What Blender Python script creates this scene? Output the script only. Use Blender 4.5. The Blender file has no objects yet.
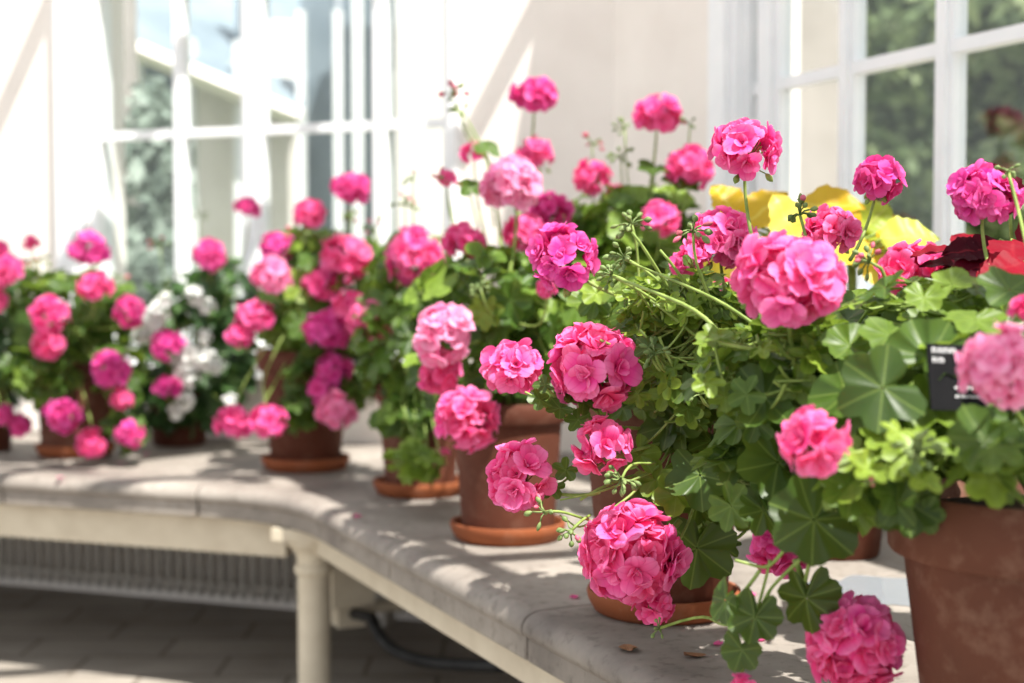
import bpy, math, random
import numpy as np
from mathutils import Vector
C = bpy.context.scene
COL = C.collection
rng = np.random.default_rng(11)
random.seed(5)
F = 1422.22
BZ = 0.43                      # top of the stone bench
CZ = 0.83                      # camera height
PITCH = math.atan(59.5 / F)

# ---------------------------------------------------------------- camera, world, sun, exposure
cam_d = bpy.data.cameras.new('camera'); cam = bpy.data.objects.new('camera', cam_d); COL.objects.link(cam)
cam.location = (0, 0, CZ); cam.rotation_euler = (math.pi / 2 - PITCH, 0, 0)
cam_d.sensor_width = 36; cam_d.lens = 50; cam_d.clip_start = 0.02; cam_d.clip_end = 200
cam_d.dof.use_dof = True; cam_d.dof.focus_distance = 1.40; cam_d.dof.aperture_fstop = 3.6
C.camera = cam
C.view_settings.view_transform = 'Standard'; C.view_settings.look = 'None'
C.view_settings.gamma = 1; C.view_settings.use_curve_mapping = False
C.view_settings.exposure = 0.80
C.cycles.max_bounces = 8; C.cycles.transparent_max_bounces = 12; C.cycles.diffuse_bounces = 4
C.cycles.use_denoising = True

W = bpy.data.worlds.new('sky'); C.world = W; W.use_nodes = True
bg = W.node_tree.nodes['Background']; bg.inputs[0].default_value = (0.93, 0.965, 1.0, 1); bg.inputs[1].default_value = 0.72

sun_d = bpy.data.lights.new('sun', 'SUN'); sun = bpy.data.objects.new('sun', sun_d); COL.objects.link(sun)
el = math.radians(62); sh = Vector((0.62, -0.78, 0)).normalized()
sdir = Vector((sh.x * math.cos(el), sh.y * math.cos(el), math.sin(el)))
sun.rotation_euler = sdir.to_track_quat('Z', 'Y').to_euler(); sun.location = sdir * 6
sun_d.energy = 6.2; sun_d.angle = math.radians(0.6); sun_d.color = (1.0, 0.965, 0.90)

# ---------------------------------------------------------------- helpers
def P(px, py, D):
    """the point at depth D (metres ahead) seen at pixel px, py"""
    rx, ry = (px - 512) / F, (341.5 - py) / F
    d = np.array([rx, math.cos(PITCH) + ry * math.sin(PITCH), -math.sin(PITCH) + ry * math.cos(PITCH)])
    return np.array([0, 0, CZ]) + d * (D / d[1])
def nrm(v):
    v = np.asarray(v, float); return v / (np.linalg.norm(v) + 1e-12)

class MB:
    def __init__(s): s.v = []; s.f = []; s.a = {}; s.n = 0; s.m = []
    def add(s, v, f, mi=0, **attrs):
        v = np.asarray(v, float).reshape(-1, 3)
        s.v.append(v); f = [tuple(int(i) + s.n for i in q) for q in f]; s.f += f; s.m += [mi] * len(f)
        for k in list(s.a) + [k for k in attrs if k not in s.a]:
            if k not in s.a: s.a[k] = [np.zeros(s.n)] if s.n else []
            val = attrs.get(k, 0.0)
            s.a[k].append(np.broadcast_to(np.asarray(val, float), (len(v),)).copy())
        s.n += len(v)
    def box(s, c, u, n, hu, hn, z0, z1, **kw):
        """box centred on c (x,y), half sizes hu along u and hn along n"""
        c = np.array([c[0], c[1]]); u = np.array(u[:2]); n = np.array(n[:2]); pts = []
        for z in (z0, z1):
            for a, b in ((-1, -1), (1, -1), (1, 1), (-1, 1)):
                q = c + u * hu * a + n * hn * b; pts.append((q[0], q[1], z))
        s.add(pts, [(0, 3, 2, 1), (4, 5, 6, 7), (0, 1, 5, 4), (1, 2, 6, 5), (2, 3, 7, 6), (3, 0, 4, 7)], **kw)
    def tube(s, pts, r, seg=6, cap=True, **kw):
        pts = np.asarray(pts, float); n = len(pts); r = np.broadcast_to(np.asarray(r, float), (n,))
        T = np.gradient(pts, axis=0); T /= (np.linalg.norm(T, axis=1)[:, None] + 1e-12)
        up = np.array([0, 0, 1.0]) if abs(T[0][2]) < .9 else np.array([1.0, 0, 0])
        a = nrm(np.cross(T[0], up)); vs = []
        for i in range(n):
            a = nrm(a - T[i] * a.dot(T[i])); b = np.cross(T[i], a)
            for k in range(seg):
                t = 2 * math.pi * k / seg; vs.append(pts[i] + r[i] * (math.cos(t) * a + math.sin(t) * b))
        fs = [(i * seg + k, i * seg + (k + 1) % seg, (i + 1) * seg + (k + 1) % seg, (i + 1) * seg + k) for i in range(n - 1) for k in range(seg)]
        if cap: fs += [tuple(range(seg - 1, -1, -1)), tuple((n - 1) * seg + k for k in range(seg))]
        s.add(vs, fs, **kw)
    def lathe(s, c, prof, seg=48, closed=False, **kw):
        n = len(prof); vs = []
        for r, z in prof:
            for k in range(seg):
                t = 2 * math.pi * k / seg; vs.append((c[0] + r * math.cos(t), c[1] + r * math.sin(t), c[2] + z))
        rows = n if closed else n - 1
        fs = [(i * seg + k, i * seg + (k + 1) % seg, ((i + 1) % n) * seg + (k + 1) % seg, ((i + 1) % n) * seg + k) for i in range(rows) for k in range(seg)]
        if not closed:
            fs += [tuple(range(seg - 1, -1, -1)), tuple((n - 1) * seg + k for k in range(seg))]
        s.add(vs, fs, **kw)
    def build(s, name, mats, parent=None, smooth=False, origin=None):
        me = bpy.data.meshes.new(name); V = np.concatenate(s.v) if s.v else np.zeros((0, 3))
        if parent is not None: V = V - np.array(abs_loc(parent))
        o = bpy.data.objects.new(name, me)
        if origin is not None: V = V - np.asarray(origin); o.location = tuple(origin)
        me.from_pydata(V.tolist(), [], s.f)
        for k, lst in s.a.items():
            at = me.attributes.new(k, 'FLOAT', 'POINT'); at.data.foreach_set('value', np.concatenate(lst).astype(np.float32))
        for m in (mats if isinstance(mats, (list, tuple)) else [mats]): me.materials.append(m)
        if any(s.m): me.polygons.foreach_set('material_index', s.m)
        if smooth:
            me.polygons.foreach_set('use_smooth', [True] * len(me.polygons))
            if smooth == 'auto': me.set_sharp_from_angle(angle=math.radians(40))
        COL.objects.link(o)
        if parent is not None: o.parent = parent
        return o
def abs_loc(o):
    v = np.zeros(3)
    while o is not None: v = v + np.array(o.location); o = o.parent
    return v
def empty(name, loc, label=None, cat=None, group=None, kind=None):
    o = bpy.data.objects.new(name, None); COL.objects.link(o); o.location = tuple(loc); o.empty_display_size = .05
    return tag(o, label, cat, group, kind)
def tag(o, label=None, cat=None, group=None, kind=None):
    if label: o['label'] = label
    if cat: o['category'] = cat
    if group: o['group'] = group
    if kind: o['kind'] = kind
    return o
def bez(p0, p1, p2, p3, n=10):
    t = np.linspace(0, 1, n)[:, None]
    return (1 - t) ** 3 * p0 + 3 * t * (1 - t) ** 2 * p1 + 3 * t * t * (1 - t) * p2 + t ** 3 * p3

# ---------------------------------------------------------------- materials
class NT:
    def __init__(s, name):
        s.m = bpy.data.materials.new(name); s.m.use_nodes = True; s.t = s.m.node_tree; s.t.nodes.clear()
        s.out = s.n('ShaderNodeOutputMaterial')
    def n(s, ty, **kw):
        d = s.t.nodes.new(ty)
        for k, v in kw.items(): setattr(d, k, v)
        return d
    def l(s, a, b): s.t.links.new(a, b)
    def noise(s, scale, detail=4, rough=.55):
        tc = s.n('ShaderNodeTexCoord'); nz = s.n('ShaderNodeTexNoise'); nz.inputs['Scale'].default_value = scale
        nz.inputs['Detail'].default_value = detail; nz.inputs['Roughness'].default_value = rough
        s.l(tc.outputs['Object'], nz.inputs['Vector']); return nz.outputs['Fac']
    def ramp(s, fac, stops):
        r = s.n('ShaderNodeValToRGB'); e = r.color_ramp.elements
        while len(e) < len(stops): e.new(.5)
        for k, (p, c) in enumerate(stops): e[k].position = p; e[k].color = (*c, 1)
        s.l(fac, r.inputs[0]); return r.outputs[0]
    def mix(s, fac, a, b):
        m = s.n('ShaderNodeMix', data_type='RGBA')
        for sock, v in ((m.inputs[0], fac), (m.inputs[6], a), (m.inputs[7], b)):
            if hasattr(v, 'links'): s.l(v, sock)
            elif isinstance(v, tuple): sock.default_value = (*v, 1)
            else: sock.default_value = v
        return m.outputs[2]
    def attr(s, name):
        a = s.n('ShaderNodeAttribute'); a.attribute_name = name; return a.outputs['Fac']
    def math(s, op, a, b=0.0):
        m = s.n('ShaderNodeMath', operation=op)
        for sock, v in ((m.inputs[0], a), (m.inputs[1], b)):
            if hasattr(v, 'links'): s.l(v, sock)
            else: sock.default_value = v
        return m.outputs[0]
    def principled(s, col, rough=.6, spec=.3, bump=None, bs=.3, bd=.002):
        p = s.n('ShaderNodeBsdfPrincipled')
        if hasattr(col, 'links'): s.l(col, p.inputs['Base Color'])
        else: p.inputs['Base Color'].default_value = (*col, 1)
        if hasattr(rough, 'links'): s.l(rough, p.inputs['Roughness'])
        else: p.inputs['Roughness'].default_value = rough
        p.inputs['Specular IOR Level'].default_value = spec
        if bump is not None:
            b = s.n('ShaderNodeBump'); b.inputs['Strength'].default_value = bs; b.inputs['Distance'].default_value = bd
            s.l(bump, b.inputs['Height']); s.l(b.outputs[0], p.inputs['Normal'])
        return p
    def trans(s, p, col, fac):
        tr = s.n('ShaderNodeBsdfTranslucent')
        if hasattr(col, 'links'): s.l(col, tr.inputs[0])
        else: tr.inputs[0].default_value = (*col, 1)
        mx = s.n('ShaderNodeMixShader'); mx.inputs[0].default_value = fac
        s.l(p.outputs[0], mx.inputs[1]); s.l(tr.outputs[0], mx.inputs[2]); s.l(mx.outputs[0], s.out.inputs[0]); return s.m
    def done(s, p): s.l(p.outputs[0], s.out.inputs[0]); return s.m

def simple(name, c1, c2, scale=20, rough=.6, spec=.3, bs=.2, bd=.002, lo=.35, hi=.65, detail=5):
    t = NT(name); f = t.noise(scale, detail); col = t.ramp(f, [(lo, c1), (hi, c2)])
    return t.done(t.principled(col, rough, spec, f, bs, bd))

M = {}
M['wall'] = simple('cream_plaster', (.82, .755, .695), (.88, .82, .76), 6, .85, .1, .15)
M['render'] = simple('shade_toned_render', (.36, .33, .30), (.44, .40, .37), 6, .85, .1, .15)  # darkened to imitate shade on the exterior pier; a wing panel reuses it
M['paint'] = simple('white_paint', (.84, .85, .86), (.90, .90, .90), 14, .45, .3, .06)
M['iron'] = simple('cream_iron_paint', (.52, .45, .34), (.60, .53, .41), 18, .5, .3, .15)
M['radiator'] = simple('radiator_enamel', (.34, .31, .27), (.42, .39, .34), 18, .5, .3, .05)
M['black'] = simple('black_rubber', (.012, .012, .013), (.03, .03, .03), 30, .5, .3)
M['label'] = simple('black_label_plastic', (.004, .004, .005), (.007, .007, .008), 30, .6, .12, .02)
M['ink'] = simple('white_lettering', (.75, .75, .75), (.85, .85, .85), 30, .6, .2, .02)
M['soil'] = simple('potting_soil', (.02, .013, .008), (.07, .045, .03), 180, .95, .1, 1.0, .004)
M['trunk'] = simple('tree_bark', (.05, .035, .025), (.14, .11, .08), 12, .9, .1, .6, .02)
M['lawn'] = simple('lawn', (.06, .11, .02), (.16, .22, .06), 9, .9, .1, .5, .02)
M['floor'] = simple('stone_floor', (.19, .165, .14), (.33, .30, .26), 4, .75, .2, .2)
M['drygrey'] = simple('dry_petal', (.22, .11, .06), (.34, .19, .11), 60, .8, .1, .2)
M['roofglass'] = simple('roof_glazing', (.13, .17, .20), (.26, .31, .35), 1.5, .45, .4, .02)

def stone():
    t = NT('bench_limestone'); a = t.noise(5, 6, .6); b = t.noise(60, 4, .6); c = t.noise(1.6, 3, .5)
    c1 = t.ramp(a, [(.30, (.15, .13, .115)), (.5, (.26, .23, .20)), (.72, (.37, .33, .29))])
    c2 = t.mix(t.ramp(c, [(.42, (0, 0, 0)), (.62, (.55, .55, .55))]), c1, (.18, .155, .135))
    spots = t.ramp(b, [(.34, (.62, .60, .58)), (.46, (1, 1, 1))])
    m = t.n('ShaderNodeMix', data_type='RGBA', blend_type='MULTIPLY'); m.inputs[0].default_value = .7
    t.l(c2, m.inputs[6]); t.l(spots, m.inputs[7])
    return t.done(t.principled(m.outputs[2], .62, .3, b, .35, .0015))
M['stone'] = stone()
def terracotta(name, a, b, bloom):
    t = NT(name); n1 = t.noise(7, 5, .6); n2 = t.noise(38, 6, .65); n3 = t.noise(160, 3, .5)
    col = t.ramp(n1, [(.3, a), (.7, b)])
    col = t.mix(t.ramp(n2, [(.50, (0, 0, 0)), (.66, (bloom,) * 3)]), col, (.50, .33, .24))
    return t.done(t.principled(col, .72, .22, n3, .25, .001))
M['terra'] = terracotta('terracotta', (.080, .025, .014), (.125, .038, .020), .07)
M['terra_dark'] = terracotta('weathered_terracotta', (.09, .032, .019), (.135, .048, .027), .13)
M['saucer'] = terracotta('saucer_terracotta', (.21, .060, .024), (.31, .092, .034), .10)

def petal_mat(name, deep, mid, coral, tip, tr=.34):
    t = NT(name); s = t.attr('along'); r = t.attr('rnd'); q = t.attr('prn')
    body = t.mix(r, mid, coral)
    body = t.mix(t.math('MULTIPLY', q, .45), body, tip)
    c = t.mix(t.ramp(s, [(.05, (1, 1, 1)), (.38, (0, 0, 0))]), body, deep)
    c = t.mix(t.ramp(s, [(.62, (0, 0, 0)), (1.0, (.65, .65, .65))]), c, tip)
    vein = t.attr('vein')
    c = t.mix(t.math('MULTIPLY', t.ramp(vein, [(.70, (0, 0, 0)), (.95, (1, 1, 1))]), .22), c, deep)
    p = t.principled(c, .55, .18)
    return t.trans(p, c, tr)
M['pink'] = petal_mat('pink_petals', (.70, .012, .22), (.90, .070, .38), (.93, .080, .26), (.95, .32, .59), .38)
M['magenta'] = petal_mat('magenta_petals', (.52, .008, .20), (.80, .055, .40), (.84, .06, .27), (.90, .22, .55), .40)
M['pale'] = petal_mat('pale_pink_petals', (.80, .03, .28), (.92, .24, .52), (.93, .25, .47), (.96, .58, .76), .40)
M['white'] = petal_mat('white_petals', (.7, .72, .6), (.85, .86, .86), (.88, .88, .86), (.9, .9, .92), .3)

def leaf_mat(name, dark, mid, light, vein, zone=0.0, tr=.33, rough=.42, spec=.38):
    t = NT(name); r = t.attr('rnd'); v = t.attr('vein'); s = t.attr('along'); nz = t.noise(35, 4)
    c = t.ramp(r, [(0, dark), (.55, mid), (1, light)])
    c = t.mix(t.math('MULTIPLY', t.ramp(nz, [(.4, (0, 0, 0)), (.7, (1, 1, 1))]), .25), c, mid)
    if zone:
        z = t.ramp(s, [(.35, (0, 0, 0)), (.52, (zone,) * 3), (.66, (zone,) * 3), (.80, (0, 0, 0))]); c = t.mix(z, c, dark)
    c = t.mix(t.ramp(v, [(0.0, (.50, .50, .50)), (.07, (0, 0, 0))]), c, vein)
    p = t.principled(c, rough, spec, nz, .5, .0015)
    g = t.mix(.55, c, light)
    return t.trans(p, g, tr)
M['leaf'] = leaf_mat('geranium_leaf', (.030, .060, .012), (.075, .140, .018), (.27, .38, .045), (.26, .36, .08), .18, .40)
M['leaf_far'] = leaf_mat('geranium_leaf_yellow_green', (.026, .060, .010), (.075, .150, .018), (.27, .39, .05), (.28, .40, .10), .15, .40)
M['leaf_dark'] = leaf_mat('dark_green_leaf', (.02, .05, .015), (.04, .095, .025), (.10, .19, .05), (.12, .22, .07))
M['leaf_yellow'] = leaf_mat('coleus_yellow_leaf', (.50, .29, .008), (.66, .44, .015), (.78, .66, .12), (.75, .72, .18), 0, .42)
M['leaf_lime'] = leaf_mat('coleus_lime_leaf', (.22, .30, .02), (.40, .48, .04), (.62, .66, .10), (.62, .62, .2), 0, .42)
M['leaf_red'] = leaf_mat('coleus_red_leaf', (.035, .001, .006), (.07, .002, .009), (.27, .007, .020), (.30, .02, .03), 0, .22, .5, .08)
M['tree'] = leaf_mat('tree_leaf', (.04, .065, .025), (.13, .18, .07), (.38, .44, .22), (.16, .2, .08), 0, .2, .6)
M['tree_grey'] = leaf_mat('shrub_leaf', (.16, .21, .17), (.27, .33, .27), (.42, .48, .42), (.2, .25, .2), 0, .2, .6)
def stem_mat(name, a, b):
    t = NT(name); n = t.noise(60, 3); c = t.ramp(n, [(.35, a), (.65, b)]); return t.trans(t.principled(c, .5, .3), c, .15)
M['stem'] = stem_mat('green_stem', (.18, .26, .05), (.32, .42, .11))
M['stem_brown'] = stem_mat('woody_stem', (.20, .13, .06), (.30, .22, .10))
M['bud'] = stem_mat('green_bud', (.13, .20, .06), (.24, .31, .11))
M['bud_pink'] = stem_mat('pink_bud', (.45, .10, .12), (.70, .16, .25))
def glass():
    t = NT('window_glass'); tr = t.n('ShaderNodeBsdfTransparent'); gl = t.n('ShaderNodeBsdfGlossy'); gl.inputs['Roughness'].default_value = .02
    mx = t.n('ShaderNodeMixShader'); mx.inputs[0].default_value = .045
    tr.inputs[0].default_value = (.93, .95, .95, 1)
    t.l(tr.outputs[0], mx.inputs[1]); t.l(gl.outputs[0], mx.inputs[2]); t.l(mx.outputs[0], t.out.inputs[0]); return t.m
M['glass'] = glass()
def water():
    t = NT('water_film'); p = t.principled((.30, .33, .36), .04, .8); p.inputs['Alpha'].default_value = .75; return t.done(p)
M['water'] = water()

# ---------------------------------------------------------------- the plan: two walls meeting at an obtuse corner
K = np.array([0.233, 3.29]); DL = nrm([-.94, .342]); DR = nrm([.407, -.913])
NL = np.array([-DL[1], DL[0]]) * 1.0
if NL[1] > 0: NL = -NL
NR = np.array([DR[1], -DR[0]])
if NR[0] > 0: NR = -NR
PC = np.array([-.433, 2.708])
WL = float((K - PC).dot(-NL)); WR = float((K - PC).dot(-NR))

def wall_segment(name, D, N, u0, u1, z0, z1, th=.16, mat='wall'):
    b = MB(); c = K + D * (u0 + u1) / 2 - N * th / 2
    b.box(c, D, N, (u1 - u0) / 2, th / 2, z0, z1); return b
HT, SILL, TOPW = 1.86, .62, 1.72
# left wall in one mesh with its window opening, and the same on the right
def wall(name, D, N, w0, w1, uend, ustart=-.0):
    b = MB(); th = .16
    for (a, c, z0, z1) in ((ustart, w0, 0, HT), (w1, uend, 0, HT), (w0, w1, 0, SILL), (w0, w1, TOPW, HT)):
        q = K + D * (a + c) / 2 - N * th / 2; b.box(q, D, N, (c - a) / 2, th / 2, z0, z1)
    return tag(b.build(name, M['wall']), kind='structure')
wall('wall_left', DL, NL, .40, 1.44, 2.9, 0)
wall('wall_right', DR, NR, .50, 2.05, 3.6, 0)
b = MB()
q = [(-6, -3), (5, -3), (5, 4.6), (-6, 4.6)]
b.add([(x, y, -.06) for x, y in q] + [(x, y, 0) for x, y in q], [(0, 3, 2, 1), (4, 5, 6, 7), (0, 1, 5, 4), (1, 2, 6, 5), (2, 3, 7, 6), (3, 0, 4, 7)])
def floor_mat():
    t = NT('floor_flagstones'); a = t.noise(3.5, 6, .6); tc = t.n('ShaderNodeTexCoord'); br = t.n('ShaderNodeTexBrick')
    br.inputs['Scale'].default_value = 1.6; br.inputs['Mortar Size'].default_value = .008
    br.inputs['Color1'].default_value = (.9, .9, .9, 1); br.inputs['Color2'].default_value = (1, 1, 1, 1); br.inputs['Mortar'].default_value = (.45, .42, .4, 1)
    t.l(tc.outputs['Object'], br.inputs[0]); c = t.ramp(a, [(.3, (.22, .19, .16)), (.7, (.36, .325, .28))])
    m = t.n('ShaderNodeMix', data_type='RGBA', blend_type='MULTIPLY'); m.inputs[0].default_value = 1
    t.l(c, m.inputs[6]); t.l(br.outputs[0], m.inputs[7]); return t.done(t.principled(m.outputs[2], .6, .3, a, .2))
tag(b.build('floor', floor_mat()), kind='structure')

def window(name, D, N, u0, u1, mulls, tz, jamb_w, cas_l, cas_r):
    """casement window: casing, jambs, mullions, transoms and panes"""
    root = empty(name, (*(K + D * (u0 + u1) / 2), SILL), kind='structure')
    b = MB()
    for (a, c) in ((u0, u0 + jamb_w), (u1 - jamb_w, u1)):
        b.box(K + D * (a + c) / 2 - N * .035, D, N, (c - a) / 2, .034, SILL, TOPW)
    for (z0, z1) in ((SILL, SILL + .05), (TOPW - .05, TOPW)): b.box(K + D * (u0 + u1) / 2 - N * .05, D, N, (u1 - u0) / 2 - jamb_w, .048, z0, z1)
    b.build('window_frame', M['paint'], root)
    b = MB()
    for (a, c) in (cas_l, cas_r):       # moulded casing boards standing proud of the wall, stepped
        w = c - a
        b.box(K + D * (a + c) / 2 + N * .008, D, N, w / 2, .012, SILL - .03, TOPW + .05)
        b.box(K + D * (a + c) / 2 + N * .026, D, N, w * .30, .009, SILL - .03, TOPW + .05)
    b.box(K + D * (u0 + u1) / 2 + N * .026, D, N, (u1 - u0) / 2 + .03, .03, SILL - .03, SILL)
    b.build('window_casing', M['paint'], root)
    for m, w in mulls:
        b = MB(); b.box(K + D * m - N * .030, D, N, w / 2, .014, SILL + .05, TOPW - .05)
        b.box(K + D * m - N * .012, D, N, w / 2 * .55, .006, SILL + .05, TOPW - .05); b.build('mullion', M['paint'], root)
    ed = sorted([u0 + jamb_w] + [m for m, w in mulls] + [u1 - jamb_w])
    for z in tz:
        b = MB(); b.box(K + D * (u0 + u1) / 2 - N * .029, D, N, (u1 - u0) / 2 - jamb_w, .014, z - .011, z + .011); b.build('transom', M['paint'], root)
    for a, c in zip(ed[:-1], ed[1:]):
        b = MB(); b.box(K + D * (a + c) / 2 - N * .031, D, N, (c - a) / 2 - .004, .0015, SILL + .05, TOPW - .05); b.build('glass_pane', M['glass'], root)
    return root
window('window_1', DL, NL, .40, 1.44, [(.955, .066), (1.172, .034), (.60, .040)], [1.215], .025, (.375, .400), (1.445, 1.535))
window('window_2', DR, NR, .50, 2.05, [(.600, .075), (.842, .036), (1.095, .040), (1.35, .04), (1.60, .04)], [1.205], .05, (.445, .54), (2.02, 2.12))

# glazing bars of the glass roof above
ridge = HT + 1.0
rf = empty('ceiling', (0, 1.2, HT), kind='structure')
for D, N, us in ((DL, NL, [-.05, .42, .9, 1.38, 1.86, 2.34]), (DR, NR, [.35, .85, 1.35, 1.85, 2.35, 2.85])):
    for u in us:
        p0 = K + D * u; p1 = p0 + N * 1.9 + D * .25
        b = MB(); b.tube([(*p0, HT + .02), (*(p0 + N * .95 + D * .125), HT + .02 + .50), (*p1, ridge)], .030, 4); b.build('rafter', M['paint'], rf)
    for k, zz in ((.55, .29), (1.25, .66)):
        b = MB(); a0 = K + D * 0 + N * k; a1 = K + D * 3 + N * k
        b.tube([(*a0, HT + zz), (*a1, HT + zz)], .022, 4); b.build('purlin', M['paint'], rf)
b = MB()
for D, N in ((DL, NL), (DR, NR)):
    b.box(K + D * 1.5 + N * .0, D, N, 1.5, .07, HT, HT + .07)
tag(b.build('trim_1', M['paint']), kind='structure')

# ---------------------------------------------------------------- stone bench
def sect(front, back):
    """cross-section of a slab from the wall (back) to its rounded nose (front)"""
    front = np.array(front); back = np.array(back); L = np.linalg.norm(front - back); d = (front - back) / L
    pr = [(0, -.062), (0, 0), (L * .5, 0), (L - .05, 0), (L - .022, -.0008), (L - .012, -.004), (L - .005, -.009), (L - .001, -.016), (L, -.024), (L - .003, -.030), (L - .008, -.032), (L - .008, -.062)]
    return [(*(back + d * s), BZ + z) for s, z in pr]
def slab(secs, label):
    b = MB(); n = len(secs[0]); vs = [p for s in secs for p in s]; k = len(secs)
    fs = [(i * n + j, i * n + (j + 1) % n, (i + 1) * n + (j + 1) % n, (i + 1) * n + j) for i in range(k - 1) for j in range(n)]
    fs += [tuple(range(n - 1, -1, -1)), tuple((k - 1) * n + j for j in range(n))]
    b.add(vs, fs); o = b.build('bench_slab', M['stone'], smooth='auto'); tag(o, label, 'bench slab', 'stone slabs of the flower bench')
    bv = o.modifiers.new('bevel', 'BEVEL'); bv.width = .002; bv.segments = 2; bv.limit_method = 'ANGLE'
G = .0022
def arm(D, N, Wd, t0, t1, label):
    slab([sect(PC + D * t, PC + D * t - N * (Wd - .003)) for t in np.linspace(t0 + G, t1 - G, 3)], label)
js = [.20, .67, 1.19, 1.71, 2.3]
for i in range(4): arm(DL, NL, WL, js[i], js[i + 1], ['stone bench slab just left of the corner, white flowers above', 'stone bench slab under the leftmost pots of geraniums', 'stone bench slab at the left edge of the frame', 'end stone bench slab of the left arm'][i])
jr = [.20, .58, 1.09, 1.666, 2.19, 2.8]
for i in range(5): arm(DR, NR, WR, jr[i], jr[i + 1], ['stone bench slab holding the pot with pale new growth', 'stone bench slab carrying the plain brown pot in mid bench', 'sunlit stone bench slab in the foreground under the hanging flower ball', 'stone bench slab in front under the large right pot', 'nearest stone bench slab of the right arm'][i])
fa = PC + DL * (.20 - G); fb = PC; fc = PC + DR * (.20 - G); secs = []
ba = fa - NL * (WL - .003); bc = fc - NR * (WR - .003); Kb = K + (NL + NR) / 2 * .004
for t in np.linspace(0, 1, 9):
    f = (1 - t) ** 2 * fa + 2 * t * (1 - t) * fb + t * t * fc
    g = ba + (Kb - ba) * (t / .5) if t <= .5 else Kb + (bc - Kb) * ((t - .5) / .5)
    secs.append(sect(f, g))
slab(secs, 'curved stone corner slab of the bench above the iron leg')

fr = empty('bench_frame', (*PC, 0), 'cream painted iron frame with round columns carrying the stone bench', 'bench frame')
b = MB(); b.box(PC + DL * 1.2 - NL * .045, DL, NL, 1.18, .012, BZ - .135, BZ - .064); b.box(PC + DL * 1.2 - NL * .06, DL, NL, 1.18, .028, BZ - .072, BZ - .0635); b.build('rail', M['iron'], fr)
b = MB(); b.box(PC + DR * 1.35 - NR * .045, DR, NR, 1.32, .012, BZ - .108, BZ - .064); b.box(PC + DR * 1.35 - NR * .06, DR, NR, 1.32, .028, BZ - .072, BZ - .0635); b.build('rail', M['iron'], fr)
def leg(c, fancy=True):
    b = MB(); r = .031
    b.lathe((c[0], c[1], 0), [(.0, 0), (.055, 0), (.055, .02), (.045, .03), (.038, .045), (r, .055), (r, BZ - .155), (r + .006, BZ - .150), (r + .006, BZ - .138), (r, BZ - .134), (r + .002, BZ - .118), (.042, BZ - .104), (.050, BZ - .096), (.050, BZ - .086), (.0, BZ - .086)], 32)
    b.box(c, DL, NL, .062, .052, BZ - .086, BZ - .0635)
    b.build('leg', M['iron'], fr, smooth='auto')
cpt = PC + DR * .06 - (NL + NR) / 2 * .05
leg(cpt); leg(PC + DL * 1.75 - NL * .06); leg(PC + DR * 2.2 - NR * .06)

# radiators below the bench
def radiator(D, N, u0, u1, label, z0=.085, z1=.34, off=.06):
    p = K + D * u0 + N * off; root = empty('radiator', (*p, 0), label, 'radiator')
    n = int((u1 - u0) / .031)
    b = MB(); b.lathe((0, 0, z0), [(.004, 0), (.009, .008), (.0098, .03), (.009, z1 - z0 - .03), (.0098, z1 - z0 - .02), (.008, z1 - z0), (.002, z1 - z0 + .003)], 10)
    b.v = [v * np.array([1, 1, 1]) for v in b.v]
    first = None
    for i in range(n):
        q = D * (i * .031)
        if first is None:
            first = b.build('radiator_column', M['radiator'], None, smooth=True); first.parent = root; first.location = (0, 0, 0)
        else:
            o = first.copy(); COL.objects.link(o); o.parent = root; o.location = (q[0], q[1], 0)
    b = MB()
    for z in (z0 + .03, z1 - .03): b.tube([(*(p - D * .015), z), (*(p + D * (n * .031 - .016)), z)], .009, 8)
    b.build('radiator_header', M['radiator'], root, smooth=True)
    for t in (.08, (n - 2) * .031):
        b = MB(); b.box(p + D * (t + .0155) , D, N, .006, .03, 0, z0 + .02); b.build('radiator_foot', M['radiator'], root)
radiator(DL, NL, .45, 2.35, 'long grey ribbed radiator under the left arm of the bench', z0=.03)
root = empty('radiator', (*(P(347, 600, 2.95)[:2]), 0), 'white ribbed radiator end just right of the corner bench leg', 'radiator')
pe = P(347, 600, 2.95)[:2]; b = MB()
for k in range(4): b.box(pe + DR * (k * .026 - .04), DR, NR, .010, .045, .16, .345)
b.build('radiator_column', M['iron'], root)
b = MB(); b.box(pe, DR, NR, .035, .03, .115, .175); b.tube([(*pe, .145), (*(pe - NR * .62), .145)], .014, 8); b.build('radiator_valve', M['iron'], root)
h0 = P(372, 618, 2.85); h0[2] = max(h0[2], .10); h3 = P(560, 665, 2.45)
b = MB(); pts = bez(h0, P(385, 665, 2.75), P(430, 668, 2.65), h3, 14)
pts[:, 2] = np.maximum(pts[:, 2], .012)
endp = np.array([.45, 2.0, .012]); b.tube(np.vstack([[pe[0], pe[1], .14]]  + [pts] + [endp]), .0125, 8)
tag(b.build('hose', M['black'], smooth=True), 'black rubber hose curving below the bench beside the white radiator end', 'hose')

# ---------------------------------------------------------------- plant geometry
def basis(n, hint):
    z = nrm(n); x = np.asarray(hint, float) - z * np.dot(hint, z)
    if np.linalg.norm(x) < 1e-4: x = np.cross(z, [0, 1, 0.1])
    x = nrm(x); return x, np.cross(z, x), z

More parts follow.
